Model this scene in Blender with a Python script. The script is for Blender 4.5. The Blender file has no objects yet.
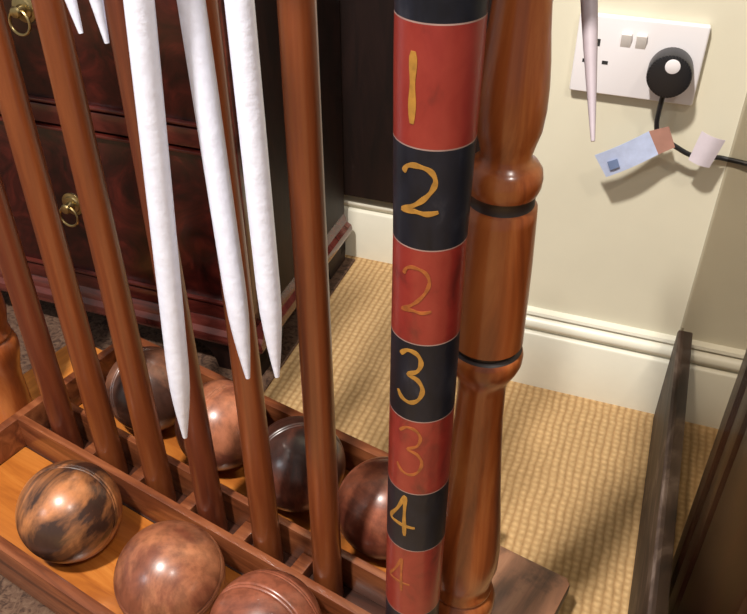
import bpy, bmesh, math, random
from mathutils import Vector, Matrix

# ------------------------------------------------------------------ camera, world, lights, exposure
SC = bpy.context.scene
COL = SC.collection
CAM_H = 0.824
PITCH = math.radians(36.8)
cd = bpy.data.cameras.new('camera')
cd.sensor_fit = 'HORIZONTAL'
cd.sensor_width = 36.0
cd.lens = 828.0 / 747.0 * 36.0
cd.clip_start = 0.02
cam = bpy.data.objects.new('camera', cd)
cam.location = (0, 0, CAM_H)
cam.rotation_euler = (math.pi / 2 - PITCH, 0, 0)
COL.objects.link(cam)
SC.camera = cam

W = bpy.data.worlds.new('room_light')
SC.world = W
W.use_nodes = True
W.node_tree.nodes['Background'].inputs[0].default_value = (1.0, 0.93, 0.86, 1)
W.node_tree.nodes['Background'].inputs[1].default_value = 0.30


def area_light(name, loc, target, size, power, color):
    l = bpy.data.lights.new(name, 'AREA')
    l.shape = 'DISK'
    l.size = size
    l.energy = power
    l.color = color
    o = bpy.data.objects.new(name, l)
    o.location = loc
    d = Vector(target) - Vector(loc)
    o.rotation_euler = d.to_track_quat('-Z', 'Y').to_euler()
    COL.objects.link(o)
    return o


area_light('ceiling_spot', (-0.58, -0.22, 2.4), (0.1, 0.7, 0.2), 0.15, 58, (1.0, 0.93, 0.86))
area_light('ceiling_spot', (0.55, -0.75, 2.4), (0.0, 0.7, 0.2), 0.14, 13, (1.0, 0.93, 0.86))
area_light('added_cool_light', (-1.9, -0.9, 1.7), (-0.1, 0.6, 0.3), 0.5, 7, (0.85, 0.92, 1.0))  # weak cool lamp added from the left front for extra highlights

SC.view_settings.view_transform = 'Standard'
SC.view_settings.look = 'None'
SC.view_settings.exposure = 0.42
SC.view_settings.gamma = 1.0
SC.view_settings.use_curve_mapping = False

# ------------------------------------------------------------------ frames
A_TRAY = math.radians(-32.5)     # stand frame: x = -T, y = N
A_WALL = math.radians(-20.0)     # room frame: x along back wall to the right, y towards the wall
R_TRAY = Matrix.Rotation(A_TRAY, 4, 'Z')
R_WALL = Matrix.Rotation(A_WALL, 4, 'Z')


# ------------------------------------------------------------------ mesh builder
class B:
    def __init__(self):
        self.bm = bmesh.new()

    def _merge(self, src):
        me = bpy.data.meshes.new('tmp')
        src.to_mesh(me)
        src.free()
        self.bm.from_mesh(me)
        bpy.data.meshes.remove(me)

    def box(self, x0, x1, y0, y1, z0, z1, bev=0.0, seg=2, mat=0):
        b = bmesh.new()
        bmesh.ops.create_cube(b, size=1.0)
        for v in b.verts:
            v.co = Vector(((x0 + x1) / 2 + v.co.x * (x1 - x0), (y0 + y1) / 2 + v.co.y * (y1 - y0),
                           (z0 + z1) / 2 + v.co.z * (z1 - z0)))
        if bev > 0:
            bmesh.ops.bevel(b, geom=list(b.edges), offset=bev, segments=seg, profile=0.6, affect='EDGES')
        for f in b.faces:
            f.material_index = mat
        self._merge(b)
        return self

    def prism(self, pts, ax, a0, a1, bev=0.0):
        """extrude a 2-D outline along axis ax ('x','y','z')"""
        b = bmesh.new()

        def mk(p, a):
            if ax == 'x':
                return (a, p[0], p[1])
            if ax == 'y':
                return (p[0], a, p[1])
            return (p[0], p[1], a)
        v0 = [b.verts.new(mk(p, a0)) for p in pts]
        v1 = [b.verts.new(mk(p, a1)) for p in pts]
        n = len(pts)
        for i in range(n):
            b.faces.new((v0[i], v0[(i + 1) % n], v1[(i + 1) % n], v1[i]))
        b.faces.new(v0)
        b.faces.new(v1)
        bmesh.ops.recalc_face_normals(b, faces=list(b.faces))
        if bev > 0:
            bmesh.ops.bevel(b, geom=list(b.edges), offset=bev, segments=2, profile=0.6, affect='EDGES')
        self._merge(b)
        return self

    def lathe(self, prof, cx=0, cy=0, seg=48, mats=None, m=None):
        """profile of (z, r) from bottom to top"""
        b = bmesh.new()
        rings = []
        for z, r in prof:
            rings.append([b.verts.new((cx + r * math.cos(2 * math.pi * k / seg),
                                       cy + r * math.sin(2 * math.pi * k / seg), z)) for k in range(seg)])
        for i in range(len(rings) - 1):
            for k in range(seg):
                f = b.faces.new((rings[i][k], rings[i][(k + 1) % seg], rings[i + 1][(k + 1) % seg], rings[i + 1][k]))
                if mats:
                    f.material_index = mats[i]
        b.faces.new(rings[0][::-1])
        b.faces.new(rings[-1])
        if m is not None:
            b.transform(m)
        self._merge(b)
        return self

    def tube(self, pts, rad, seg=12, sq=False):
        """tube along points; rad is a number or one per point"""
        b = bmesh.new()
        pts = [Vector(p) for p in pts]
        n = len(pts)
        if not hasattr(rad, '__len__'):
            rad = [rad] * n
        rings = []
        up = None
        for i, p in enumerate(pts):
            t = (pts[min(i + 1, n - 1)] - pts[max(i - 1, 0)]).normalized()
            if up is None:
                ref = Vector((1, 0, 0)) if abs(t.x) < 0.9 else Vector((0, 1, 0))
                up = (ref - t * ref.dot(t)).normalized()
            else:
                up = (up - t * up.dot(t)).normalized()
            side = t.cross(up)
            ring = []
            for k in range(seg):
                a = 2 * math.pi * (k + 0.5) / seg
                ca, sa = math.cos(a), math.sin(a)
                if sq:
                    e = 0.35
                    ca = math.copysign(abs(ca) ** e, ca)
                    sa = math.copysign(abs(sa) ** e, sa)
                ring.append(b.verts.new(p + (up * ca + side * sa) * rad[i]))
            rings.append(ring)
        for i in range(n - 1):
            for k in range(seg):
                b.faces.new((rings[i][k], rings[i][(k + 1) % seg], rings[i + 1][(k + 1) % seg], rings[i + 1][k]))
        b.faces.new(rings[0][::-1])
        b.faces.new(rings[-1])
        bmesh.ops.recalc_face_normals(b, faces=list(b.faces))
        self._merge(b)
        return self

    def build(self, name, mat, parent=None, origin=(0, 0, 0), rot=None, angle=35):
        bm = self.bm
        bmesh.ops.translate(bm, verts=list(bm.verts), vec=-Vector(origin))
        ang = math.radians(angle)
        for f in bm.faces:
            f.smooth = True
        for e in bm.edges:
            if len(e.link_faces) == 2:
                e.smooth = e.calc_face_angle(0) < ang
        me = bpy.data.meshes.new(name)
        bm.to_mesh(me)
        bm.free()
        for m in (mat if isinstance(mat, (list, tuple)) else [mat]):
            me.materials.append(m)
        o = bpy.data.objects.new(name, me)
        COL.objects.link(o)
        if parent is not None:
            o.parent = parent
        else:
            place(o, origin, rot)
        return o


def place(o, origin, rot):
    if rot is None:
        o.location = origin
    else:
        o.location = rot @ Vector(origin)
        o.rotation_euler = rot.to_euler()


def thing(name, label, cat, origin, rot=None, group=None):
    o = bpy.data.objects.new(name, None)
    o.empty_display_size = 0.05
    COL.objects.link(o)
    place(o, origin, rot)
    return tag(o, label, cat, group)


def tag(o, label, cat, group=None):
    o['label'] = label
    o['category'] = cat
    if group:
        o['group'] = group
    return o


def structure(o):
    o['kind'] = 'structure'
    return o


# ------------------------------------------------------------------ materials
def new_mat(name):
    m = bpy.data.materials.new(name)
    m.use_nodes = True
    nt = m.node_tree
    return m, nt, nt.nodes['Principled BSDF']


def nd(nt, typ, **kw):
    n = nt.nodes.new(typ)
    for k, v in kw.items():
        if k in n.inputs:
            n.inputs[k].default_value = v
        else:
            setattr(n, k, v)
    return n


def ramp(nt, fac, stops):
    r = nt.nodes.new('ShaderNodeValToRGB')
    e = r.color_ramp.elements
    while len(e) < len(stops):
        e.new(0.5)
    for i, (p, c) in enumerate(stops):
        e[i].position = p
        e[i].color = (c[0], c[1], c[2], 1)
    nt.links.new(fac, r.inputs[0])
    return r.outputs[0]


def coords(nt, scale=(1, 1, 1), rot=(0, 0, 0), loc=(0, 0, 0)):
    tc = nt.nodes.new('ShaderNodeTexCoord')
    mp = nt.nodes.new('ShaderNodeMapping')
    mp.inputs['Scale'].default_value = scale
    mp.inputs['Rotation'].default_value = rot
    mp.inputs['Location'].default_value = loc
    nt.links.new(tc.outputs['Object'], mp.inputs[0])
    return mp.outputs[0]


def bump(nt, bsdf, height, strength=0.2, dist=0.002):
    b = nt.nodes.new('ShaderNodeBump')
    b.inputs['Strength'].default_value = strength
    b.inputs['Distance'].default_value = dist
    nt.links.new(height, b.inputs['Height'])
    nt.links.new(b.outputs[0], bsdf.inputs['Normal'])


def wood(name, dark, mid, light, scale=(1, 1, 1), grain=30.0, rough=0.3, coat=0.4, loc=(0, 0, 0), rot=(0, 0, 0),
         distort=1.5, stops=(0.3, 0.5, 0.72), wear=0.0, spec=0.4):
    m, nt, bs = new_mat(name)
    v = coords(nt, scale, rot, loc)
    n1 = nd(nt, 'ShaderNodeTexNoise', Scale=grain, Detail=5.0, Roughness=0.6, Distortion=distort)
    nt.links.new(v, n1.inputs['Vector'])
    c = ramp(nt, n1.outputs[0], [(stops[0], dark), (stops[1], mid), (stops[2], light)])
    if wear > 0:
        v2 = coords(nt, (1, 1, 1), (0, 0, 0), loc)
        n2 = nd(nt, 'ShaderNodeTexNoise', Scale=22.0, Detail=6.0, Roughness=0.65)
        nt.links.new(v2, n2.inputs['Vector'])
        fac = ramp(nt, n2.outputs[0], [(0.5, (0, 0, 0)), (0.68, (wear,) * 3)])
        mx = nt.nodes.new('ShaderNodeMixRGB')
        nt.links.new(fac, mx.inputs[0])
        nt.links.new(c, mx.inputs[1])
        mx.inputs[2].default_value = (dark[0] * 0.35, dark[1] * 0.35, dark[2] * 0.4, 1)
        c = mx.outputs[0]
    nt.links.new(c, bs.inputs['Base Color'])
    bs.inputs['Roughness'].default_value = rough
    bs.inputs['Coat Weight'].default_value = coat
    bs.inputs['Coat Roughness'].default_value = 0.16
    bs.inputs['Specular IOR Level'].default_value = spec
    bump(nt, bs, n1.outputs[0], 0.12, 0.001)
    return m


def plain(name, col, rough=0.5, metal=0.0, noise=0.0, nscale=40.0, coat=0.0, bmp=0.0):
    m, nt, bs = new_mat(name)
    v = coords(nt)
    n1 = nd(nt, 'ShaderNodeTexNoise', Scale=nscale, Detail=4.0, Roughness=0.6)
    nt.links.new(v, n1.inputs['Vector'])
    a = tuple(max(0, x * (1 - noise)) for x in col)
    b = tuple(min(1, x * (1 + noise)) for x in col)
    nt.links.new(ramp(nt, n1.outputs[0], [(0.3, a), (0.7, b)]), bs.inputs['Base Color'])
    bs.inputs['Roughness'].default_value = rough
    bs.inputs['Metallic'].default_value = metal
    bs.inputs['Coat Weight'].default_value = coat
    if bmp > 0:
        bump(nt, bs, n1.outputs[0], bmp, 0.002)
    return m


M_WALL = plain('cream_wall_paint', (0.70, 0.665, 0.52), 0.6, noise=0.03, nscale=9)
M_SKIRT = plain('cream_gloss_paint', (0.76, 0.74, 0.62), 0.35, noise=0.02)
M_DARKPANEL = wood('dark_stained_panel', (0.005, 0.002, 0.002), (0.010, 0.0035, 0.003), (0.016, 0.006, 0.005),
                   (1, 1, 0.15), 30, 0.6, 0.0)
M_CHEST = wood('burr_mahogany', (0.010, 0.0015, 0.0012), (0.034, 0.004, 0.003), (0.085, 0.011, 0.007),
               (1, 1, 1), 17, 0.32, 0.35, distort=2.2, stops=(0.34, 0.52, 0.74))
M_CHEST_TRIM = wood('mahogany_moulding', (0.03, 0.004, 0.003), (0.07, 0.011, 0.008), (0.11, 0.02, 0.013),
                    (0.3, 1, 1), 40, 0.28, 0.5)
M_CHEST_BASE = wood('highlit_red_moulding', (0.05, 0.009, 0.007), (0.10, 0.019, 0.014), (0.16, 0.036, 0.026), (0.3, 1, 1), 40, 0.25, 0.7)  # pink highlight along the base is put into this brighter colour
M_CHEST_DARK = wood('near_black_mahogany', (0.006, 0.002, 0.0015), (0.014, 0.004, 0.003), (0.026, 0.008, 0.005),
                    (1, 1, 0.3), 30, 0.6, 0.0)  # near-black tone for the carcass and feet
M_BRASS = plain('aged_brass', (0.46, 0.36, 0.17), 0.3, 1.0, 0.15, 80)
M_TRAYFLOOR = wood('honey_board', (0.30, 0.085, 0.014), (0.44, 0.14, 0.022), (0.54, 0.20, 0.038), (0.12, 1, 1), 40,
                   0.35, 0.3)
M_TRAY = wood('tray_rail_wood', (0.08, 0.021, 0.008), (0.19, 0.055, 0.020), (0.32, 0.11, 0.042), (0.10, 1, 1), 45,
              0.35, 0.35)
M_HANDLE = wood('handle_wood', (0.09, 0.020, 0.007), (0.17, 0.042, 0.012), (0.24, 0.07, 0.021), (1, 1, 0.06), 55,
                0.32, 0.35, distort=0.4)
M_HANDLE_B = wood('redder_handle_wood', (0.07, 0.016, 0.008), (0.13, 0.030, 0.012), (0.19, 0.05, 0.018),
                  (1, 1, 0.06), 55, 0.32, 0.35, loc=(3, 1, 2), distort=0.4)
M_COLUMN = wood('turned_mahogany', (0.11, 0.022, 0.006), (0.26, 0.066, 0.016), (0.42, 0.145, 0.042),
                (1, 1, 0.13), 34, 0.28, 0.28, rot=(0.12, 0.18, 0), distort=0.9)
M_GROOVE = plain('blackened_groove', (0.02, 0.012, 0.01), 0.5)
M_SLOT_SHADED = wood('shaded_slot_board', (0.02, 0.007, 0.004), (0.05, 0.015, 0.007), (0.08, 0.025, 0.012), (0.1, 1, 1), 45, 0.5, 0.1)  # deep shade between the dividers is put into this board colour
M_PLANK = wood('worn_foot_plank', (0.09, 0.045, 0.028), (0.26, 0.12, 0.065), (0.38, 0.19, 0.105), (1, 0.12, 1), 26,
               0.4, 0.2, wear=0.85)
M_PLANK_LIT = wood('lit_honey_foot_plank', (0.44, 0.15, 0.03), (0.62, 0.22, 0.04), (0.72, 0.30, 0.07), (1, 0.12, 1), 26,
                 0.4, 0.2)  # brighter light on the left plank is put into its colour
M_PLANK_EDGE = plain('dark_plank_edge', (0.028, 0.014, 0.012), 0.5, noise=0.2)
M_RED = wood('red_peg_paint', (0.10, 0.012, 0.010), (0.20, 0.018, 0.014), (0.25, 0.03, 0.022), (1, 1, 0.7), 42, 0.34,
             0.25, distort=0.6, stops=(0.28, 0.46, 0.8))
M_BLACK = wood('black_peg_paint', (0.004, 0.005, 0.009), (0.008, 0.010, 0.018), (0.035, 0.038, 0.05), (1, 1, 0.5), 60, 0.42,
               0.05, distort=0.3, stops=(0.35, 0.6, 0.82), spec=0.25)
M_LINE = plain('pale_band_line', (0.26, 0.17, 0.15), 0.5, noise=0.3)
M_GOLD = plain('gold_numeral_paint', (0.30, 0.145, 0.022), 0.5, noise=0.25, nscale=200)
M_GOLD_FADED = plain('faded_numeral_paint', (0.27, 0.075, 0.016), 0.45, noise=0.3, nscale=200)
M_WHITEIRON = plain('white_painted_iron', (0.76, 0.80, 0.95), 0.45, noise=0.06, nscale=120, bmp=0.3)
M_SHADEDIRON = plain('shaded_white_iron', (0.36, 0.31, 0.34), 0.5, noise=0.06, nscale=120)  # white hoop iron with its shade put into the colour
M_PLASTIC = plain('white_socket_plastic', (0.80, 0.78, 0.80), 0.3)
M_PLASTIC_SW = plain('switch_plastic', (0.72, 0.69, 0.66), 0.35)
M_RUBBER = plain('black_plug_plastic', (0.012, 0.012, 0.014), 0.4)
M_HOLE = plain('dark_slot', (0.02, 0.02, 0.02), 0.8)
M_BLUE = plain('pale_blue_label', (0.50, 0.58, 0.80), 0.5, noise=0.12, nscale=60)
M_BLUEINK = plain('blue_ink', (0.17, 0.24, 0.42), 0.6)
M_BROWNLABEL = plain('brown_label_end', (0.42, 0.22, 0.17), 0.5, noise=0.1)
M_CLEARLABEL = plain('lavender_label', (0.66, 0.60, 0.66), 0.4, noise=0.08)
M_MAHOG = wood('red_black_mahogany', (0.012, 0.002, 0.0015), (0.035, 0.005, 0.004), (0.06, 0.010, 0.007),
               (1, 1, 0.1), 30, 0.35, 0.2)
M_SCUFF = wood('scuffed_dark_board', (0.018, 0.010, 0.007), (0.055, 0.032, 0.022), (0.21, 0.155, 0.125), (1, 0.35, 1), 34,
               0.6, 0.0, distort=1.0, stops=(0.36, 0.55, 0.78))


def carpet_mat():
    m, nt, bs = new_mat('sisal_carpet')
    tc = nt.nodes.new('ShaderNodeTexCoord')
    sp = nt.nodes.new('ShaderNodeSeparateXYZ')
    ns = nd(nt, 'ShaderNodeTexNoise', Scale=26.0, Detail=2.0)
    nt.links.new(tc.outputs['Object'], ns.inputs['Vector'])
    mp = nt.nodes.new('ShaderNodeMixRGB')
    mp.blend_type = 'ADD'
    mp.inputs[0].default_value = 0.006
    nt.links.new(tc.outputs['Object'], mp.inputs[1])
    nt.links.new(ns.outputs['Color'], mp.inputs[2])
    nt.links.new(mp.outputs[0], sp.inputs[0])

    def wavef(sock, pitch, phase_sock=None):
        a = nd(nt, 'ShaderNodeMath', operation='MULTIPLY')
        nt.links.new(sock, a.inputs[0])
        a.inputs[1].default_value = 2 * math.pi / pitch
        s = nd(nt, 'ShaderNodeMath', operation='SINE')
        nt.links.new(a.outputs[0], s.inputs[0])
        h = nd(nt, 'ShaderNodeMath', operation='MULTIPLY_ADD')
        nt.links.new(s.outputs[0], h.inputs[0])
        h.inputs[1].default_value = 0.5
        h.inputs[2].default_value = 0.5
        return h.outputs[0]
    wx = wavef(sp.outputs[0], 0.0100)
    wy = wavef(sp.outputs[1], 0.0088)
    mul = nd(nt, 'ShaderNodeMath', operation='MULTIPLY')
    sq = nd(nt, 'ShaderNodeMath', operation='POWER')
    nt.links.new(wx, sq.inputs[0])
    sq.inputs[1].default_value = 0.6
    sy = nd(nt, 'ShaderNodeMath', operation='MULTIPLY_ADD')
    nt.links.new(wy, sy.inputs[0])
    sy.inputs[1].default_value = 0.5
    sy.inputs[2].default_value = 0.5
    nt.links.new(sq.outputs[0], mul.inputs[0])
    nt.links.new(sy.outputs[0], mul.inputs[1])
    col = ramp(nt, mul.outputs[0], [(0.0, (0.42, 0.25, 0.105)), (0.5, (0.56, 0.36, 0.165)), (1.0, (0.65, 0.44, 0.215))])
    n2 = nd(nt, 'ShaderNodeTexNoise', Scale=130.0, Detail=4.0)
    nt.links.new(tc.outputs['Object'], n2.inputs['Vector'])
    r2 = ramp(nt, n2.outputs[0], [(0.3, (0.78, 0.76, 0.72)), (0.7, (1, 1, 1))])
    mx = nt.nodes.new('ShaderNodeMixRGB')
    mx.blend_type = 'MULTIPLY'
    mx.inputs[0].default_value = 1.0
    nt.links.new(col, mx.inputs[1])
    nt.links.new(r2, mx.inputs[2])
    nt.links.new(mx.outputs[0], bs.inputs['Base Color'])
    bs.inputs['Roughness'].default_value = 0.9
    bump(nt, bs, mul.outputs[0], 0.5, 0.003)
    return m


def glass_mat():
    m = bpy.data.materials.new('tinted_glass')
    m.use_nodes = True
    nt = m.node_tree
    nt.nodes.clear()
    out = nt.nodes.new('ShaderNodeOutputMaterial')
    tr = nt.nodes.new('ShaderNodeBsdfTransparent')
    tr.inputs[0].default_value = (0.78, 0.755, 0.72, 1)
    gl = nt.nodes.new('ShaderNodeBsdfGlossy')
    gl.inputs['Roughness'].default_value = 0.06
    gl.inputs[0].default_value = (0.8, 0.8, 0.8, 1)
    mx = nt.nodes.new('ShaderNodeMixShader')
    mx.inputs[0].default_value = 0.02
    nt.links.new(tr.outputs[0], mx.inputs[1])
    nt.links.new(gl.outputs[0], mx.inputs[2])
    nt.links.new(mx.outputs[0], out.inputs[0])
    return m


M_FLOOR_SHEET = wood('mottled_dark_brown', (0.05, 0.026, 0.017), (0.11, 0.058, 0.036), (0.16, 0.095, 0.06), (1, 1, 1), 60, 0.95, 0.0,
             distort=2.5, stops=(0.4, 0.48, 0.66))
M_CARPET = carpet_mat()
M_GLASS = glass_mat()


def ball_mat(name, seed, base, dark, streak):
    m, nt, bs = new_mat(name)
    v = coords(nt, (1, 1, 1), (seed * 0.9, seed * 1.7, seed), (seed * 3.1, seed, seed * 2))
    n1 = nd(nt, 'ShaderNodeTexNoise', Scale=9.0, Detail=6.0, Roughness=0.62, Distortion=1.2)
    nt.links.new(v, n1.inputs['Vector'])
    v2 = coords(nt, (1, 1, 0.2), (seed * 0.5, 0.6, 0), (seed, 0, 0))
    n2 = nd(nt, 'ShaderNodeTexNoise', Scale=90.0, Detail=5.0, Roughness=0.7)
    nt.links.new(v2, n2.inputs['Vector'])
    c1 = ramp(nt, n1.outputs[0], [(0.43, dark), (0.50, tuple((a + b) / 2 for a, b in zip(base, dark))), (0.57, base),
                                  (0.8, tuple(min(1, x * 1.25) for x in base))])
    c2 = ramp(nt, n2.outputs[0], [(0.35, (streak,) * 3), (0.6, (1, 1, 1))])
    mx = nt.nodes.new('ShaderNodeMixRGB')
    mx.blend_type = 'MULTIPLY'
    mx.inputs[0].default_value = 1
    nt.links.new(c1, mx.inputs[1])
    nt.links.new(c2, mx.inputs[2])
    nt.links.new(mx.outputs[0], bs.inputs['Base Color'])
    bs.inputs['Roughness'].default_value = 0.34
    bs.inputs['Coat Weight'].default_value = 0.35
    bs.inputs['Coat Roughness'].default_value = 0.2
    bump(nt, bs, n2.outputs[0], 0.15, 0.001)
    return m


# ------------------------------------------------------------------ the room
U_STEP, D_BREAST, D_ALCOVE = -0.20, 0.95, 1.185
b = B().box(-2.6, 2.0, -1.6, 1.5, -0.05, 0.0)
structure(b.build('floor', M_CARPET, rot=R_WALL))
b = B().box(U_STEP, 2.0, D_BREAST, D_BREAST + 0.6, 0, 2.5)
structure(b.build('wall_breast', M_WALL, rot=R_WALL))
b = B().box(-2.6, U_STEP, D_ALCOVE, D_ALCOVE + 0.2, 0, 2.5)
structure(b.build('wall_alcove', M_WALL, rot=R_WALL))


def skirt_profile(face, wall):
    t = wall - face
    return [(wall, 0), (face, 0), (face, 0.092), (face + 0.002, 0.095), (face + t * 0.45, 0.0965),
            (face + t * 0.35, 0.100), (face + t * 0.10, 0.104), (face + t * 0.05, 0.109), (face + t * 0.25, 0.115),
            (face + t * 0.6, 0.118), (face + t * 0.62, 0.1205), (face + t * 0.4, 0.123), (face + t * 0.5, 0.127), (wall, 0.1295)]


b = B().prism(skirt_profile(D_BREAST - 0.017, D_BREAST), 'x', U_STEP, 2.0)
structure(b.build('baseboard_breast', M_SKIRT, rot=R_WALL, angle=50))
b = B().prism(skirt_profile(D_ALCOVE - 0.018, D_ALCOVE), 'x', -2.6, U_STEP)
structure(b.build('baseboard_alcove', M_SKIRT, rot=R_WALL, angle=50))
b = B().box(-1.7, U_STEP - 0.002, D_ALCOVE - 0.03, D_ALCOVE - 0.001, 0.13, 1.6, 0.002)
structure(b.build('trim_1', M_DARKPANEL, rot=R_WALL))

b = B().box(-1.9, -0.455, -0.3, 1.155, 0.0, 0.003, 0.0012)  # thin dark brown sheet over the floor at left
floor_sheet = b.build('floor_sheet', M_FLOOR_SHEET, None, (-1.2, 0.4, 0), R_WALL)
tag(floor_sheet, 'thin dark brown mottled sheet on the carpet at left, under the chest front', 'floor_sheet')

# ------------------------------------------------------------------ mahogany chest of drawers
CH_U1, CH_D = -0.472, 0.81
CH_U0 = CH_U1 - 1.10
CH_B = D_ALCOVE - 0.034
o0 = ((CH_U0 + CH_U1) / 2, (CH_D + CH_B) / 2, 0)
chest = thing('chest_of_drawers', 'dark red burr mahogany chest of drawers behind the croquet stand', 'chest of drawers', o0, R_WALL)
chest.location.z = 0.0032
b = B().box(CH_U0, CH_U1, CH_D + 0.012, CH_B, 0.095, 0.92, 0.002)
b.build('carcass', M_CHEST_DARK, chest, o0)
b = B()
for z0, z1 in ((0.095, 0.118), (0.362, 0.388), (0.632, 0.655), (0.868, 0.92)):
    b.box(CH_U0, CH_U1, CH_D, CH_D + 0.013, z0, z1, 0.0015)
b.box(CH_U0, CH_U0 + 0.03, CH_D, CH_D + 0.013, 0.1, 0.9, 0.0015)
b.box(CH_U1 - 0.03, CH_U1, CH_D, CH_D + 0.013, 0.1, 0.9, 0.0015)
b.build('front_frame', M_CHEST_TRIM, chest, o0)
prof = [(CH_D + 0.02, 0.058), (CH_D - 0.012, 0.058), (CH_D - 0.014, 0.066), (CH_D - 0.012, 0.073), (CH_D - 0.004, 0.078),
        (CH_D - 0.002, 0.086), (CH_D + 0.002, 0.094), (CH_D + 0.02, 0.094)]
b = B().prism(prof, 'x', CH_U0 - 0.012, CH_U1 + 0.012)
pr2 = [(CH_U1 - 0.02, 0.058), (CH_U1 + 0.012, 0.058), (CH_U1 + 0.014, 0.066), (CH_U1 + 0.012, 0.073),
       (CH_U1 + 0.004, 0.078), (CH_U1 + 0.002, 0.086), (CH_U1 - 0.002, 0.094), (CH_U1 - 0.02, 0.094)]
b.prism(pr2, 'y', CH_D - 0.012, CH_B)
b.build('base_moulding', M_CHEST_BASE, chest, o0)
b = B().box(CH_U0 - 0.015, CH_U1 + 0.015, CH_D - 0.015, CH_B, 0.92, 0.945, 0.006, 3)
b.build('top', M_CHEST_TRIM, chest, o0)


def bracket(x, sx, y, sy):
    """ogee bracket foot: outline in x, thick in y, plus a return"""
    out = [(0, 0.058), (0, 0.02), (0.004, 0.0), (0.07, 0.0), (0.074, 0.015), (0.082, 0.03), (0.1, 0.04), (0.125, 0.045),
           (0.125, 0.058)]
    bb = B()
    bb.prism([(x + sx * p, z) for p, z in out], 'y', y, y + sy * 0.022)
    bb.prism([(y + sy * p, z) for p, z in out], 'x', x, x + sx * 0.022)
    return bb


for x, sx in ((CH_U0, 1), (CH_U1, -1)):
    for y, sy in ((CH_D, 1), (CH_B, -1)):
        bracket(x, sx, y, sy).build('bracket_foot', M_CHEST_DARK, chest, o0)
for z0, z1 in ((0.122, 0.358), (0.392, 0.628), (0.659, 0.864)):
    x0, x1 = CH_U0 + 0.034, CH_U1 - 0.034
    dr = B().box(x0, x1, CH_D + 0.003, CH_D + 0.02, z0, z1, 0.001).build('drawer', M_CHEST, chest, o0)
    b = B()
    w = 0.004
    for q in ((x0, x1, z0, z0 + w), (x0, x1, z1 - w, z1), (x0, x0 + w, z0, z1), (x1 - w, x1, z0, z1)):
        b.box(q[0], q[1], CH_D - 0.003, CH_D + 0.006, q[2], q[3], 0.0012)
    b.build('cock_bead', M_CHEST_TRIM, dr, o0)
    zc = (z0 + z1) / 2
    for u in (-0.745, CH_U0 + CH_U1 + 0.745):
        mm = Matrix.Translation((u, CH_D + 0.003, zc)) @ Matrix.Rotation(math.radians(90), 4, 'X')
        b = B().lathe([(0, 0.017), (0.002, 0.017), (0.003, 0.013), (0.005, 0.012), (0.006, 0.007), (0.014, 0.0055),
                       (0.017, 0.0075), (0.0195, 0.006), (0.0205, 0.002)], seg=28, m=mm)
        pts = []
        for k in range(25):
            a = math.radians(90 + 360 * k / 24)
            pts.append((u + 0.0145 * math.cos(a), CH_D - 0.010 - 0.004 * (1 - math.sin(a)) * 0.3, zc - 0.013 + 0.0145 * math.sin(a)))
        b.tube(pts, 0.0019, 8)
        b.build('ring_pull', M_BRASS, dr, o0)


# ------------------------------------------------------------------ croquet stand (coordinates: x = -T, y = N)
def box_tn(bb, T0, T1, N0, N1, z0, z1, bev=0.0015, seg=2):
    return bb.box(-T1, -T0, N0, N1, z0, z1, bev, seg)


so = (-0.49, 0.405, 0)
stand = thing('croquet_stand', 'mahogany croquet stand with ball tray and turned end columns on sisal carpet', 'croquet stand', so, R_TRAY)
TL, TR = 0.770, 0.213
for n0, n1, m in ((0.2572, 0.378, M_TRAYFLOOR), (0.3782, 0.4368, M_SLOT_SHADED), (0.437, 0.5628, M_TRAYFLOOR)):
    b = B()
    box_tn(b, TR + 0.012, TL - 0.012, n0, n1, 0.053, 0.063)
    b.build('tray_floor', m, stand, so)
for n0, n1, z0, z1, nm in ((0.245, 0.257, 0.045, 0.108, 'tray_rail'), (0.3795, 0.3885, 0.063, 0.110, 'tray_divider'),
                           (0.4265, 0.4355, 0.063, 0.110, 'tray_divider'), (0.563, 0.575, 0.045, 0.110, 'tray_rail')):
    b = B()
    box_tn(b, TR + 0.012, TL - 0.012, n0, n1, z0, z1)
    b.build(nm, M_TRAY, stand, so)
for t0, t1 in ((TR, TR + 0.012), (TL - 0.012, TL)):
    b = B()
    box_tn(b, t0, t1, 0.243, 0.577, 0.063, 0.108)
    b.build('tray_end', M_TRAY, stand, so)
HT = [0.314 + 0.0785 * k for k in range(6)]
for k in range(5):
    t = (HT[k] + HT[k + 1]) / 2
    b = B()
    box_tn(b, t - 0.008, t + 0.008, 0.389, 0.426, 0.063, 0.082)
    b.build('handle_spacer', M_TRAY, stand, so)


def foot(t0, t1, mat, t_in, t_bun):
    bb = B()
    y0, y1 = 0.252, 0.562
    bb.prism([(-t1, y0 + 0.006), (-t1 + 0.006, y0), (-t0 - 0.006, y0), (-t0, y0 + 0.006), (-t0, y1 - 0.006), (-t0 - 0.006, y1),
              (-t1 + 0.006, y1), (-t1, y1 - 0.006)], 'z', 0.045, 0.063, 0.002)
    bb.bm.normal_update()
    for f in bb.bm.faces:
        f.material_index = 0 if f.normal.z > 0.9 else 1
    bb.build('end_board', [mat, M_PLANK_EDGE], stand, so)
    for n in (0.29, 0.53):
        B().lathe([(0.0032, 0.014), (0.008, 0.018), (0.02, 0.020), (0.034, 0.017), (0.038, 0.013), (0.045, 0.015)], -t_bun, n, 28).build(
            'bun_foot', M_TRAY, stand, so)


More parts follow.
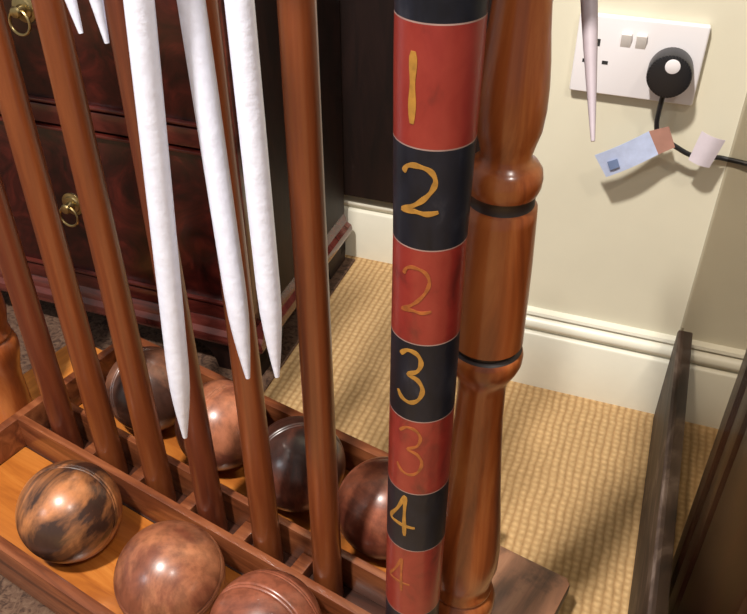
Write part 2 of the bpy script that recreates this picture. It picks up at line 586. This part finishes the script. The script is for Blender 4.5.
foot(0.107, 0.2248, M_PLANK, 0.2248, 0.165)
foot(0.7582, 0.873, M_PLANK_LIT, 0.7582, 0.82)
PROF = [(0.063, 0.0235), (0.10, 0.0235), (0.125, 0.0225), (0.142, 0.024), (0.161, 0.0285),
        (0.172, 0.0305), (0.182, 0.0305), (0.190, 0.028), (0.1925, 0.0245), (0.195, 0.0265), (0.199, 0.0265),
        (0.202, 0.0243), (0.214, 0.0262), (0.228, 0.0290), (0.25, 0.0290), (0.28, 0.0268), (0.32, 0.0232),
        (0.362, 0.0200), (0.40, 0.0176), (0.428, 0.0170), (0.436, 0.0178), (0.442, 0.0205), (0.448, 0.0235),
        (0.454, 0.0255), (0.460, 0.0258), (0.465, 0.0245), (0.4662, 0.0212), (0.4695, 0.0212), (0.471, 0.0244),
        (0.50, 0.0240), (0.534, 0.0235), (0.567, 0.0224), (0.575, 0.0219), (0.5765, 0.0200), (0.5835, 0.0200),
        (0.585, 0.0212), (0.589, 0.0226), (0.594, 0.0230), (0.599, 0.0222), (0.603, 0.0195), (0.605, 0.0158),
        (0.609, 0.0150), (0.616, 0.0168), (0.624, 0.0190), (0.636, 0.0200), (0.650, 0.0198), (0.664, 0.0187),
        (0.68, 0.0168), (0.70, 0.0150), (0.73, 0.0138), (0.75, 0.0138), (0.755, 0.02), (0.765, 0.023), (0.775, 0.02),
        (0.78, 0.024), (0.86, 0.024)]
fine = []
for i in range(len(PROF) - 1):
    z0, r0 = PROF[i]
    z1, r1 = PROF[i + 1]
    n = max(1, int((z1 - z0) / 0.012))
    for k in range(n):
        fine.append((z0 + (z1 - z0) * k / n, r0 + (r1 - r0) * k / n))
fine.append(PROF[-1])
groove = []
for i in range(len(fine) - 1):
    zc = (fine[i][0] + fine[i + 1][0]) / 2
    groove.append(1 if (0.4655 < zc < 0.470) or (0.5760 < zc < 0.5845) else 0)
for t in (0.17, 0.815):
    B().lathe(fine, -t, 0.41, 56, groove).build('turned_column', [M_COLUMN, M_GROOVE], stand, so, angle=60)

# ------------------------------------------------------------------ mallets
HEADZ = 0.94


def make_mallet(t, mat, label, top_r=0.0118):
    og = (-t, 0.4065, 0.0635)
    r = thing('croquet_mallet', label, 'croquet mallet', og, R_TRAY, 'croquet mallets standing in the rack')
    segs = 14
    pts = [(-t, 0.4065, 0.0635 + (HEADZ - 0.03 - 0.0635) * k / segs) for k in range(segs + 1)]
    rad = [0.0152 - (0.0152 - top_r) * (k / segs) ** 0.8 for k in range(segs + 1)]
    B().tube(pts, rad, 20).build('handle', mat, r, og, angle=40)
    B().lathe([(0.0632, 0.0125), (0.066, 0.0152), (0.074, 0.0154), (0.078, 0.0150)], -t, 0.4065, 20).build('handle_cap', mat, r, og)
    return r


LBL = ['mallet with tan handle nearest the banded peg, right of the white spikes',
       'mallet whose handle shows as a narrow strip between two white hoop legs',
       'mallet whose handle runs down behind the longest white hoop leg',
       'mallet handle just left of the longest white hoop leg',
       'second mallet handle counting from the leftmost end of the rack',
       'leftmost mallet handle in the rack, beside the far end column']
for k in range(6):
    make_mallet(HT[k], M_HANDLE if k in (0, 1, 3, 4) else M_HANDLE_B, LBL[k], 0.0095 if k in (1, 2) else 0.0112)

# ------------------------------------------------------------------ balls
BR = 0.0540


def ball(t, n, label, mat, rot):
    og = (-t, n, 0.063 + BR + 0.0003)
    prof = []
    for k in range(1, 160):
        a = math.pi * k / 160 - math.pi / 2
        r = BR
        for ga in (-0.28, -0.2, 0.2, 0.28):
            r -= 0.0013 * math.exp(-((a - ga) / 0.014) ** 2)
        prof.append((r * math.sin(a), r * math.cos(a)))
    bb = B().lathe(prof, 0, 0, 80, m=Matrix.Rotation(rot[0], 4, 'X') @ Matrix.Rotation(rot[1], 4, 'Y'))
    bb.bm.transform(Matrix.Translation(og))
    o = bb.build('croquet_ball', mat, None, og, R_TRAY, angle=60)
    tag(o, label, 'croquet ball', 'wooden croquet balls in the tray')


tan = (0.42, 0.155, 0.055)
drk = (0.045, 0.020, 0.013)
ball(0.586, 0.314, 'leftmost wooden ball in the near tray channel, with a dark streak across it', ball_mat('ball_a', 1.3, (0.50, 0.19, 0.065), drk, 0.75), (0.9, 0.5))
ball(0.438, 0.312, 'orange brown wooden ball in middle of the near tray channel', ball_mat('ball_b', 2.1, (0.46, 0.18, 0.085), (0.20, 0.06, 0.03), 0.62), (0.25, 0.2))
ball(0.322, 0.317, 'dark red wooden ball at picture bottom in near tray channel', ball_mat('ball_c', 3.7, (0.28, 0.085, 0.045), (0.07, 0.02, 0.014), 0.6), (1.2, 0.1))
ball(0.652, 0.500, 'wooden ball farthest left in the back tray channel, half hidden by mallet handles', ball_mat('ball_d', 4.4, (0.22, 0.09, 0.05), (0.07, 0.03, 0.02), 0.6), (0.5, 1.0))
ball(0.535, 0.500, 'brown ball in back channel seen beside the longest white hoop tip', ball_mat('ball_e', 5.2, (0.42, 0.15, 0.075), (0.20, 0.06, 0.035), 0.6), (0.3, 1.3))
ball(0.420, 0.500, 'dark shiny ball in back channel, left of the nearest mallet handle', ball_mat('ball_f', 6.6, (0.20, 0.06, 0.035), (0.05, 0.018, 0.012), 0.6), (1.0, 0.8))
ball(0.303, 0.500, 'red brown ball in back channel right beside the banded peg', ball_mat('ball_g', 7.9, (0.30, 0.09, 0.045), (0.14, 0.035, 0.02), 0.6), (0.7, 0.3))

# ------------------------------------------------------------------ banded winning peg
PT, PN, PR = 0.1855, 0.350, 0.0208


def peg_r(z):
    return 0.0208 + 0.0010 * min(1, max(0, (0.55 - z) / 0.25)) + 0.0012 * min(1, max(0, (z - 0.58) / 0.1))


po = (-PT, PN, 0.063)
JOINTS = [0.243, 0.3235, 0.385, 0.453, 0.5155, 0.581, 0.6405, 0.7025]
edges = [0.063, 0.125, 0.185, 0.243] + JOINTS[1:] + [0.765, 0.80]
kinds = []
for i in range(len(edges) - 1):
    kinds.append('K' if (i - edges.index(0.581)) % 2 == 0 else 'R')
prof, mats = [], []
for i, kd in enumerate(kinds):
    z0, z1 = edges[i], edges[i + 1]
    mi = 0 if kd == 'R' else 1
    prof += [(z0, peg_r(z0))]
    mats += [2]
    n = 4
    for k in range(n):
        zz = z0 + 0.0008 + (z1 - z0 - 0.0008) * k / n
        prof.append((zz, peg_r(zz)))
        mats.append(mi)
prof += [(0.80, PR), (0.81, PR * 0.93), (0.82, PR * 0.7), (0.826, PR * 0.3)]
mats += [0, 0, 0]
peg = B().lathe(prof, -PT, PN, 64, mats).build('winning_peg', [M_RED, M_BLACK, M_LINE], None, po, R_TRAY, angle=50)
tag(peg, 'red and black banded winning peg with gold numerals, standing before the turned column', 'croquet peg')

GLYPH = {
    '1': [[(0.0, 1.0), (0.0, 0.0)]],
    '2': [[(-0.42, 0.80), (-0.30, 0.95), (-0.05, 1.0), (0.25, 0.93), (0.38, 0.74), (0.30, 0.52), (0.08, 0.30),
           (-0.2, 0.12), (-0.45, 0.0), (-0.1, 0.05), (0.2, 0.03), (0.48, 0.08)]],
    '3': [[(-0.35, 0.88), (-0.1, 1.0), (0.2, 0.97), (0.34, 0.82), (0.24, 0.65), (-0.05, 0.55), (0.25, 0.48),
           (0.42, 0.30), (0.32, 0.10), (0.05, 0.0), (-0.25, 0.04), (-0.42, 0.16)]],
    '4': [[(0.12, 1.0), (-0.15, 0.62), (-0.48, 0.28), (-0.1, 0.26), (0.5, 0.25)], [(0.14, 0.98), (0.12, 0.5), (0.15, 0.0)]],
}


def smooth_line(pts, n=5):
    if len(pts) < 3:
        return [tuple(pts[0][j] + (pts[1][j] - pts[0][j]) * k / 12 for j in (0, 1)) for k in range(13)]
    out = []
    P = [Vector(p) for p in pts]
    for i in range(len(P) - 1):
        p0 = P[max(i - 1, 0)]
        p1, p2 = P[i], P[i + 1]
        p3 = P[min(i + 2, len(P) - 1)]
        for k in range(n):
            t = k / n
            out.append(0.5 * ((2 * p1) + (-p0 + p2) * t + (2 * p0 - 5 * p1 + 4 * p2 - p3) * t * t +
                              (-p0 + 3 * p1 - 3 * p2 + p3) * t ** 3))
    out.append(P[-1])
    return [tuple(p) for p in out]


# azimuth (stand frame) of the peg side turned to the viewer
cx, cy = -PT, PN
VIEW = math.atan2(-cy, -cx)


def numeral(ch, zc, h, w, off, stroke, mat, label):
    """painted figure bent round the peg; off = angle turned away from the viewer, to the left"""
    bb = B()
    bm = bb.bm
    for si, line in enumerate(GLYPH[ch]):
        pts = smooth_line(line)
        P = [Vector((p[0] * w, (p[1] - 0.5) * h)) for p in pts]
        n = len(P)
        rows = []
        for i in range(n):
            t = (P[min(i + 1, n - 1)] - P[max(i - 1, 0)]).normalized()
            nn = Vector((-t.y, t.x))
            sw = stroke * (0.75 + 0.35 * math.sin(i * 0.9 + si) * 0.5 + 0.15) * (0.7 if i in (0, n - 1) else 1.0)
            row = []
            for s in (-1, 1):
                q = P[i] + nn * sw * s * 0.5
                r0 = peg_r(zc + q.y)
                ang = VIEW - off + q.x / r0
                for rr in (r0 - 0.0006, r0 + 0.0003 + 0.00005 * si):
                    row.append(bm.verts.new((cx + rr * math.cos(ang), cy + rr * math.sin(ang), zc + q.y)))
            rows.append(row)
        for i in range(n - 1):
            a, c = rows[i], rows[i + 1]
            for j, k in ((1, 3), (3, 2), (2, 0), (0, 1)):
                bm.faces.new((a[j], a[k], c[k], c[j]))
        bm.faces.new((rows[0][0], rows[0][1], rows[0][3], rows[0][2]))
        bm.faces.new((rows[-1][0], rows[-1][2], rows[-1][3], rows[-1][1]))
    bmesh.ops.recalc_face_normals(bm, faces=list(bm.faces))
    o = bb.build('painted_numeral', mat, peg, po)
    o['label'] = label


NUMS = [('1', 0.736, 0.036, 0.016, 31, 'gold figure one'), ('1', 0.6715, 0.036, 0.016, 32, 'gold figure one'),
        ('2', 0.6175, 0.028, 0.0225, 19, 'gold figure two'), ('2', 0.554, 0.031, 0.0195, 18, 'faded ochre figure two'),
        ('3', 0.4895, 0.041, 0.020, 23, 'gold figure three'), ('3', 0.4255, 0.043, 0.021, 19, 'faded ochre figure three'),
        ('4', 0.3605, 0.042, 0.021, 30, 'gold figure four'), ('4', 0.293, 0.039, 0.018, 31, 'faded ochre figure four')]
for i, (ch, z, h, w, off, lb) in enumerate(NUMS):
    faded = 'faded' in lb
    numeral(ch, z, h, w, math.radians(off), 0.0022 if faded else (0.0042 if ch == '1' else 0.0030), M_GOLD_FADED if faded else M_GOLD, lb)


# ------------------------------------------------------------------ white iron hoops hanging from the rack
def hoop(tipA, topA, tipB, topB, crown_z, rad, mat, label, taper=0.075):
    """points in world coordinates; the top points give the lean of each leg"""
    tA, uA, tB, uB = map(Vector, (tipA, topA, tipB, topB))
    dA = (uA - tA) / (uA.z - tA.z)
    dB = (uB - tB) / (uB.z - tB.z)
    zs = crown_z - 0.03
    pts, rd = [], []
    lenA = zs - tA.z
    steps = [0.0, 0.004, 0.012, 0.025, 0.04, 0.055, taper]
    for s in steps:
        pts.append(tA + dA * s)
        rd.append(rad * (0.22 + 0.78 * math.sin(min(1, s / taper) * math.pi / 2)))
    n = 6
    for k in range(1, n + 1):
        pts.append(tA + dA * (taper + (lenA - taper) * k / n))
        rd.append(rad)
    pa = tA + dA * lenA
    pb = tB + dB * (zs - tB.z)
    for k in range(1, 8):
        a = math.pi * k / 8
        c = (pa + pb) / 2 + (pa - pb) / 2 * math.cos(a)
        pts.append(Vector((c.x, c.y, zs + 0.03 * math.sin(a))))
        rd.append(rad)
    lenB = zs - tB.z
    back = []
    for k in range(1, n + 1):
        back.append((tB + dB * (taper + (lenB - taper) * k / n), rad))
    low = [(tB + dB * s, rad * (0.22 + 0.78 * math.sin(min(1, s / taper) * math.pi / 2))) for s in steps]
    for p, r in reversed(back):
        pts.append(p)
        rd.append(r)
    for p, r in reversed(low):
        pts.append(p)
        rd.append(r)
    og = tuple((tA + tB) / 2)
    o = B().tube(pts, rd, 12, sq=False).build('croquet_hoop', mat, None, og, None, angle=50)
    tag(o, label, 'croquet hoop', 'pointed croquet hoops hanging from the rack')
    return o


def stand_pt(t, n, z):
    v = R_TRAY @ Vector((-t, n, 0))
    return (v.x, v.y, z)


# the far leg of the first hoop hangs straight behind its near leg
def along(p, q, k, z):
    a, c = [Vector((v[0] * k, v[1] * k, CAM_H + (v[2] - CAM_H) * k)) for v in (p, q)]
    return tuple(a + (c - a) * ((z - a.z) / (c.z - a.z)))


_p, _q = stand_pt(0.362, 0.300, 0.365), stand_pt(0.333, 0.300, 0.696)
HA = [along(_p, _q, 1.17, 0.372), along(_p, _q, 1.17, 0.70)]
hoop(stand_pt(0.362, 0.300, 0.365), stand_pt(0.333, 0.300, 0.696), HA[0], HA[1],
     0.83, 0.0078, M_WHITEIRON, 'longest white painted iron hoop leg, hanging before the mallet handles')
hoop(stand_pt(0.318, 0.330, 0.424), stand_pt(0.326, 0.330, 0.690), stand_pt(0.283, 0.322, 0.448), stand_pt(0.285, 0.322, 0.698),
     0.83, 0.0076, M_WHITEIRON, 'white iron hoop with its two points hanging side by side left of the nearest handle')
hoop(stand_pt(0.422, 0.330, 0.655), stand_pt(0.425, 0.330, 0.6744), stand_pt(0.400, 0.330, 0.653), stand_pt(0.402, 0.330, 0.678),
     0.84, 0.0066, M_WHITEIRON, 'hoop whose two short white points show at picture top left')
hoop((0.1193, 0.4144, 0.6265), (0.1172, 0.4603, 0.688), stand_pt(0.19, 0.49, 0.627), stand_pt(0.19, 0.50, 0.688),
     0.84, 0.0052, M_SHADEDIRON, 'white hoop point, its shade painted lilac grey, hanging right of the turned column, before the wall socket', 0.09)

# ------------------------------------------------------------------ wall socket, plug, flex, labels (room frame)
WY = D_BREAST
s0 = (-0.033, WY, 0.495)
sock = thing('wall_socket', 'white double wall socket with two rocker switches above the skirting', 'wall socket', s0, R_WALL)
B().box(-0.1015, 0.035, WY - 0.0105, WY - 0.0005, 0.451, 0.539, 0.0028, 3).build('face_plate', M_PLASTIC, sock, s0)
for u in (-0.048, -0.032):
    b = B()
    b.prism([(WY - 0.010, 0.506), (WY - 0.0155, 0.5225), (WY - 0.0115, 0.524), (WY - 0.008, 0.524), (WY - 0.008, 0.506)], 'x', u - 0.0055, u + 0.0055, 0.0006)
    b.build('rocker_switch', M_PLASTIC_SW, sock, s0)
for (u, z, w, h) in ((-0.077, 0.5095, 0.004, 0.008), (-0.0882, 0.488, 0.0065, 0.004), (-0.0665, 0.488, 0.0065, 0.004)):
    B().box(u - w / 2, u + w / 2, WY - 0.0108, WY - 0.0100, z - h / 2, z + h / 2).build('pin_slot', M_HOLE, sock, s0)

p0 = (0.004, WY - 0.0107, 0.478)
plug = thing('plug', 'round black plug with white dot pushed into the wall socket', 'plug', p0, R_WALL)
out = []
for k in range(40):
    a = 2 * math.pi * k / 40
    r = 0.0235
    x = r * math.cos(a)
    z = r * 1.02 * math.sin(a)
    if z < -0.012:
        x *= 1.0 - (-0.012 - z) * 6
    out.append((0.004 + x, 0.491 + z))
B().prism(out, 'y', WY - 0.040, WY - 0.0107, 0.004).build('plug_body', M_RUBBER, plug, p0, angle=45)
mm = Matrix.Translation((0.0055, WY - 0.040, 0.503)) @ Matrix.Rotation(math.radians(90), 4, 'X')
B().lathe([(0, 0.0078), (0.0006, 0.0078), (0.001, 0.007)], seg=28, m=mm).build('white_dot', M_PLASTIC, plug, p0)

fl = [(0.002, WY - 0.028, 0.472), (0.002, WY - 0.028, 0.463), (0.0015, WY - 0.028, 0.448), (0.002, WY - 0.026, 0.432),
      (0.006, WY - 0.024, 0.419), (0.016, WY - 0.024, 0.413), (0.028, WY - 0.024, 0.407), (0.045, WY - 0.022, 0.399),
      (0.062, WY - 0.016, 0.3955), (0.076, WY - 0.006, 0.3935), (0.088, WY - 0.0042, 0.392), (0.100, WY - 0.0042, 0.391),
      (0.14, WY - 0.008, 0.388), (0.30, WY - 0.010, 0.37), (0.45, WY - 0.010, 0.30), (0.5, WY - 0.012, 0.15), (0.52, WY - 0.03, 0.004)]
fp = []
V = [Vector(p) for p in fl]
for i in range(len(V) - 1):
    a0 = V[max(i - 1, 0)]
    a3 = V[min(i + 2, len(V) - 1)]
    for k in range(6):
        t = k / 6
        fp.append(0.5 * ((2 * V[i]) + (-a0 + V[i + 1]) * t + (2 * a0 - 5 * V[i] + 4 * V[i + 1] - a3) * t * t +
                         (-a0 + 3 * V[i] - 3 * V[i + 1] + a3) * t ** 3))
fp.append(V[-1])
B().tube(fp, 0.0029, 10).build('flex', M_RUBBER, plug, p0)


def sheet(corn, y0, y1, curl, name, mat, parent, og, n=8, th=0.0005):
    """thin bent label; corn = bottom-left, bottom-right, top-right, top-left in (u, z)"""
    bb = B()
    bm = bb.bm
    F, K = [], []
    for i in range(n + 1):
        s = i / n
        bot = [corn[0][j] + (corn[1][j] - corn[0][j]) * s for j in (0, 1)]
        top = [corn[3][j] + (corn[2][j] - corn[3][j]) * s for j in (0, 1)]
        rF, rK = [], []
        for q in range(4):
            v = q / 3
            u, z = [bot[j] + (top[j] - bot[j]) * v for j in (0, 1)]
            y = y0 + (y1 - y0) * s - curl * math.sin(math.pi * s)
            rF.append(bm.verts.new((u, y, z)))
            rK.append(bm.verts.new((u, y + th, z)))
        F.append(rF)
        K.append(rK)
    for i in range(n):
        for q in range(3):
            bm.faces.new((F[i][q], F[i + 1][q], F[i + 1][q + 1], F[i][q + 1]))
            bm.faces.new((K[i][q + 1], K[i + 1][q + 1], K[i + 1][q], K[i][q]))
        bm.faces.new((F[i][0], K[i][0], K[i + 1][0], F[i + 1][0]))
        bm.faces.new((F[i][3], F[i + 1][3], K[i + 1][3], K[i][3]))
    for q in range(3):
        bm.faces.new((F[0][q], F[0][q + 1], K[0][q + 1], K[0][q]))
        bm.faces.new((F[n][q], K[n][q], K[n][q + 1], F[n][q + 1]))
    if parent is None:
        return bb.build(name, mat, None, og, R_WALL)
    return bb.build(name, mat, parent, og)


ly = WY - 0.030
g0 = (-0.02, ly, 0.39)
lab = thing('cable_label', 'pale blue paper label with brown end hanging on the black flex', 'label', g0, R_WALL)
q = [(-0.041, 0.361), (0.011, 0.3975), (-0.0045, 0.4235), (-0.0585, 0.3865)]
sheet(q, ly - 0.004, ly, 0.004, 'blue_paper', M_BLUE, lab, g0)
sheet([(0.011, 0.3975), (0.027, 0.408), (0.0155, 0.4315), (-0.0045, 0.4235)], ly, ly + 0.002, 0.0, 'brown_end', M_BROWNLABEL, lab, g0)
sheet([(-0.038, 0.372), (-0.028, 0.379), (-0.0325, 0.3885), (-0.043, 0.382)], ly - 0.0072, ly - 0.0085, 0.0005, 'blue_mark', M_BLUEINK, lab, g0, 3)
g1 = (0.05, ly, 0.40)
lab2 = sheet([(0.044, 0.396), (0.068, 0.390), (0.077, 0.425), (0.0505, 0.432)], ly + 0.001, ly + 0.001, 0.004, 'cable_label', M_CLEARLABEL, None, g1)
tag(lab2, 'small pale lavender label folded round the black flex near the wall corner', 'label')

# ------------------------------------------------------------------ glass screen on its scuffed base board
g2 = (0.095, 0.60, 0)
scr = thing('glass_screen', 'tinted glass screen on a scuffed dark base board at right', 'glass screen', g2, R_WALL)
b = B().prism([(0.926, 0.0), (0.926, 0.155), (0.920, 0.162), (0.22, 0.162), (0.22, 0.0)], 'x', 0.083, 0.101, 0.002)
b.build('base_board', M_SCUFF, scr, g2)
B().prism([(0.23, 0.160), (0.929, 0.160), (0.929, 0.1315), (0.9415, 0.1315), (0.9415, 0.80), (0.23, 0.80)], 'x', 0.0865, 0.0900).build('glass_pane', M_GLASS, scr, g2)

# ------------------------------------------------------------------ dark mahogany cabinet corner at lower right
c0 = (0.30, 0.50, 0)
cab = thing('side_cabinet', 'dark red mahogany cabinet corner with grooved stile at lower right edge', 'cabinet', c0, R_WALL)
B().box(0.123, 0.48, 0.36, 0.626, 0.0, 0.50, 0.003).build('cabinet_body', M_MAHOG, cab, c0)
b = B()
b.box(0.115, 0.140, 0.605, 0.636, 0.0, 0.50, 0.006, 3)
b.box(0.117, 0.127, 0.560, 0.592, 0.02, 0.48, 0.003, 2)
b.box(0.117, 0.127, 0.380, 0.540, 0.05, 0.45, 0.003, 2)
b.build('grooved_stile', M_MAHOG, cab, c0)
